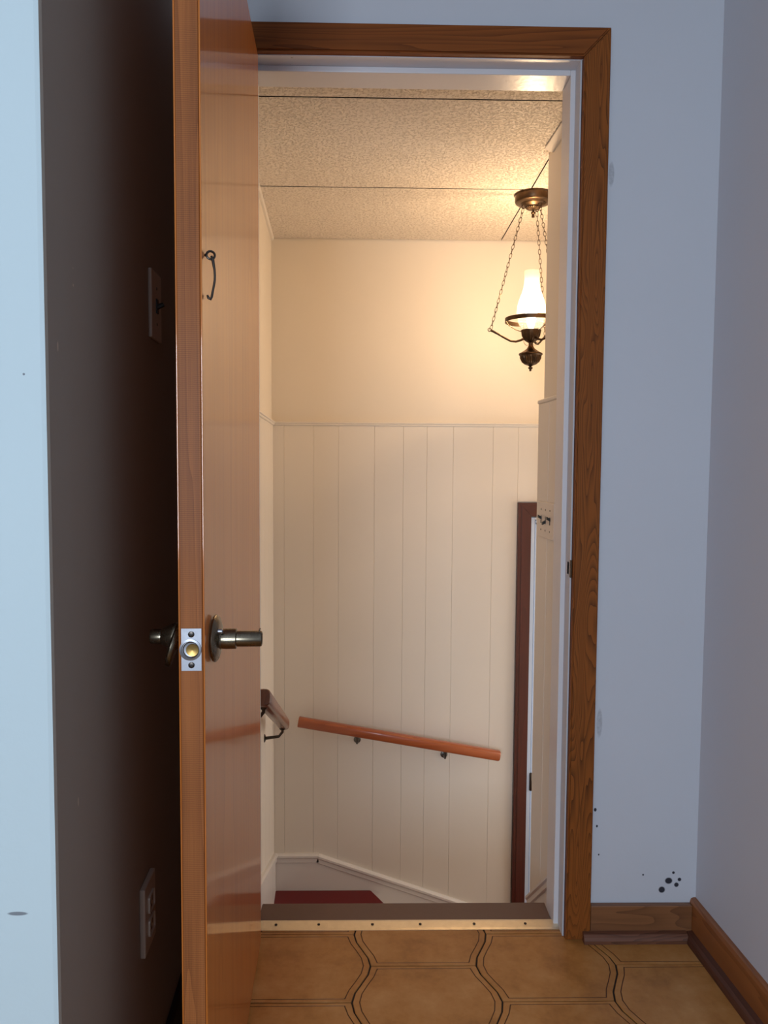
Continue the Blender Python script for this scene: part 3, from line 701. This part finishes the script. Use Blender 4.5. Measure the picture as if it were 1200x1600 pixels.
for a in AZ:
    top = P3(.034, a, 2.006); tip = P3(.139, a, 1.590)
    bm = BM(); tube(bm, [P3(.034, a, 2.010)+Vector((.006*math.cos(t_), 0, .006*math.sin(t_)-.006)) for t_ in [2*PI*i/12 for i in range(12)]], .0014, 6, True); obj('loop', bm, M['bronze'], canopy)
    bm = BM(); s0 = top-Vector((0, 0, .008)); d = (tip-s0); n = 27; L = d.length/n; d.normalize()
    s1 = d.cross(Vector((0, 1, 0))).normalized(); s2 = d.cross(s1)
    for i in range(n):
        q = math.radians(25 + 90*(i % 2) + random.uniform(-12, 12)); s = s1*math.cos(q)+s2*math.sin(q)
        link(bm, s0+d*(L*(i+.5)), d, s, L*1.28, .0085, .00095)
    obj('chain', bm, M['bronze'], lamp, kind='stuff')
    # arm: from cup, dipping, then up and out to the tip
    bm = BM(); arm = [(.020, 1.563), (.035, 1.556), (.052, 1.551), (.070, 1.553), (.090, 1.563), (.115, 1.577), (.133, 1.586), (.139, 1.589)]
    tube(bm, [P3(r, a, z) for r, z in arm], [.0045, .004, .0038, .0036, .0036, .0036, .004, .0045], 10)
    ar = obj('arm', bm, M['bronze'], lamp, smooth=True)
    bm = BM(); e = P3(.143, a, 1.590); tube(bm, [e+Vector((.0055*math.cos(t_)*math.cos(a), .0055*math.cos(t_)*math.sin(a), .0055*math.sin(t_))) for t_ in [2*PI*i/14 for i in range(14)]], .0014, 6, True); obj('end_loop', bm, M['bronze'], ar)
bm = BM(); lathe(bm, [(.010, 1.548), (.014, 1.550), (.022, 1.556), (.031, 1.570), (.034, 1.585), (.035, 1.590), (.030, 1.592)], LC, seg=72, flute=(1.552, 1.584, .10, 18)); obj('fluted_cup', bm, M['bronze'], lamp, smooth=True)
bm = BM(); tube(bm, [P3(.0885, 2*PI*i/48, 1.622) for i in range(48)], .0001, 4, True)
bm.free(); bm = BM(); lathe(bm, [(.087, 1.617), (.0895, 1.617), (.0895, 1.631), (.087, 1.631), (.087, 1.617)], LC, seg=64, cap=False); obj('shade_ring', bm, M['bronze'], lamp, smooth=True)
for a in AZ:
    bm = BM(); tube(bm, [P3(.033, a, 1.585), P3(.05, a, 1.590), P3(.075, a, 1.604), P3(.087, a, 1.62)], .0016, 6); obj('ring_strut', bm, M['bronze'], lamp)
bm = BM(); lathe(bm, [(.0265, 1.592), (.034, 1.600), (.043, 1.618), (.049, 1.642), (.0495, 1.655), (.047, 1.675), (.041, 1.695), (.034, 1.713), (.0285, 1.730), (.026, 1.748), (.0255, 1.77), (.0262, 1.790)], LC, seg=40)
for v_ in list(bm.verts):
    pass
bmesh.ops.delete(bm, geom=[f for f in bm.faces if len(f.verts) > 4], context='FACES_ONLY')
ch = obj('glass_chimney', bm, M['milk'], lamp, smooth=True)
# hobnail beads round the foot of the chimney
bm = BM()
for row, (z, r) in enumerate(((1.600, .0345), (1.608, .0388), (1.616, .0425))):
    for i in range(26):
        a = 2*PI*(i+.5*(row % 2))/26; bmesh.ops.create_icosphere(bm, subdivisions=1, radius=.0032, matrix=Matrix.Translation(P3(r, a, z)))
obj('hobnail_beads', bm, M['milk'], ch, smooth=True, kind='stuff')
bm = BM(); lathe(bm, [(.0, 1.600), (.010, 1.602), (.012, 1.625), (.019, 1.645), (.021, 1.660), (.017, 1.675), (.008, 1.684), (0, 1.686)], LC, seg=24); obj('bulb', bm, M['bulb'], lamp, smooth=True)
bm = BM(); lathe(bm, [(.010, 1.550), (.0075, 1.545), (.0075, 1.538), (.013, 1.528), (.024, 1.520), (.034, 1.514), (.040, 1.511), (.041, 1.507), (.039, 1.505), (.037, 1.503)], LC, seg=40); obj('font_shoulder', bm, M['bronze'], lamp, smooth=True)
bm = BM(); lathe(bm, [(.037, 1.504), (.036, 1.494), (.030, 1.482), (.020, 1.474), (.009, 1.470), (.006, 1.468), (0, 1.468)], LC, seg=96, flute=(1.475, 1.5035, .09, 24)); obj('fluted_bowl', bm, M['bronze'], lamp)
bm = BM(); lathe(bm, [(.006, 1.470), (.004, 1.466), (.008, 1.463), (.008, 1.460), (.0035, 1.457), (.004, 1.452), (0, 1.450)], LC, seg=16); obj('finial', bm, M['bronze'], lamp, smooth=True)
for sx, sy in ((-1, .2), (1, -.1)):
    bm = BM(); tube(bm, [LC+Vector((sx*x, sy*x, z)) for x, z in ((.024, 1.556), (.022, 1.546), (.014, 1.538), (.007, 1.541))], .001, 6); obj('wire', bm, M['strip'], lamp)
pl_ = bpy.data.lights.new('lamp_light', 'POINT'); pl_.energy = LAMP_W; pl_.color = (1.0, .68, .39); pl_.shadow_soft_size = .02
po = bpy.data.objects.new('lamp_light', pl_); COL.objects.link(po); po.location = (LC.x, LC.y, 1.70)

# ------------------------------------------------------------------ room daylight window, and an added one around the stairwell fill light
w1 = struct_root('window_1', (-.62, -2.1, 1.22))
bm = BM()
for a in ((-1.18, -.06, .60, .66), (-1.18, -.06, 1.78, 1.84), (-1.18, -1.12, .66, 1.78), (-.12, -.06, .66, 1.78)): box(bm, a[0], a[1], -2.12, -2.085, a[2], a[3], .003)
obj('window_frame', bm, M['white_trim'], w1)
bm = BM(); box(bm, -1.13, -.11, -2.15, -2.12, 1.205, 1.235, .003); obj('mullion', bm, M['white_trim'], w1)
w2 = struct_root('window_2', (1.75, 2.76, .15))  # invented window, frame and pane added around the stairwell fill light
bm = BM()
for y0, y1, z0, z1 in ((2.40, 3.12, -.67, -.61), (2.40, 3.12, .91, .97), (2.40, 2.45, -.61, .91), (3.07, 3.12, -.61, .91)): box(bm, 1.715, 1.749, y0, y1, z0, z1, .003)
obj('window_frame', bm, M['white_trim'], w2)
bm = BM(); box(bm, 1.742, 1.749, 2.45, 3.07, -.61, .91); obj('pane', bm, M['clear'], w2)
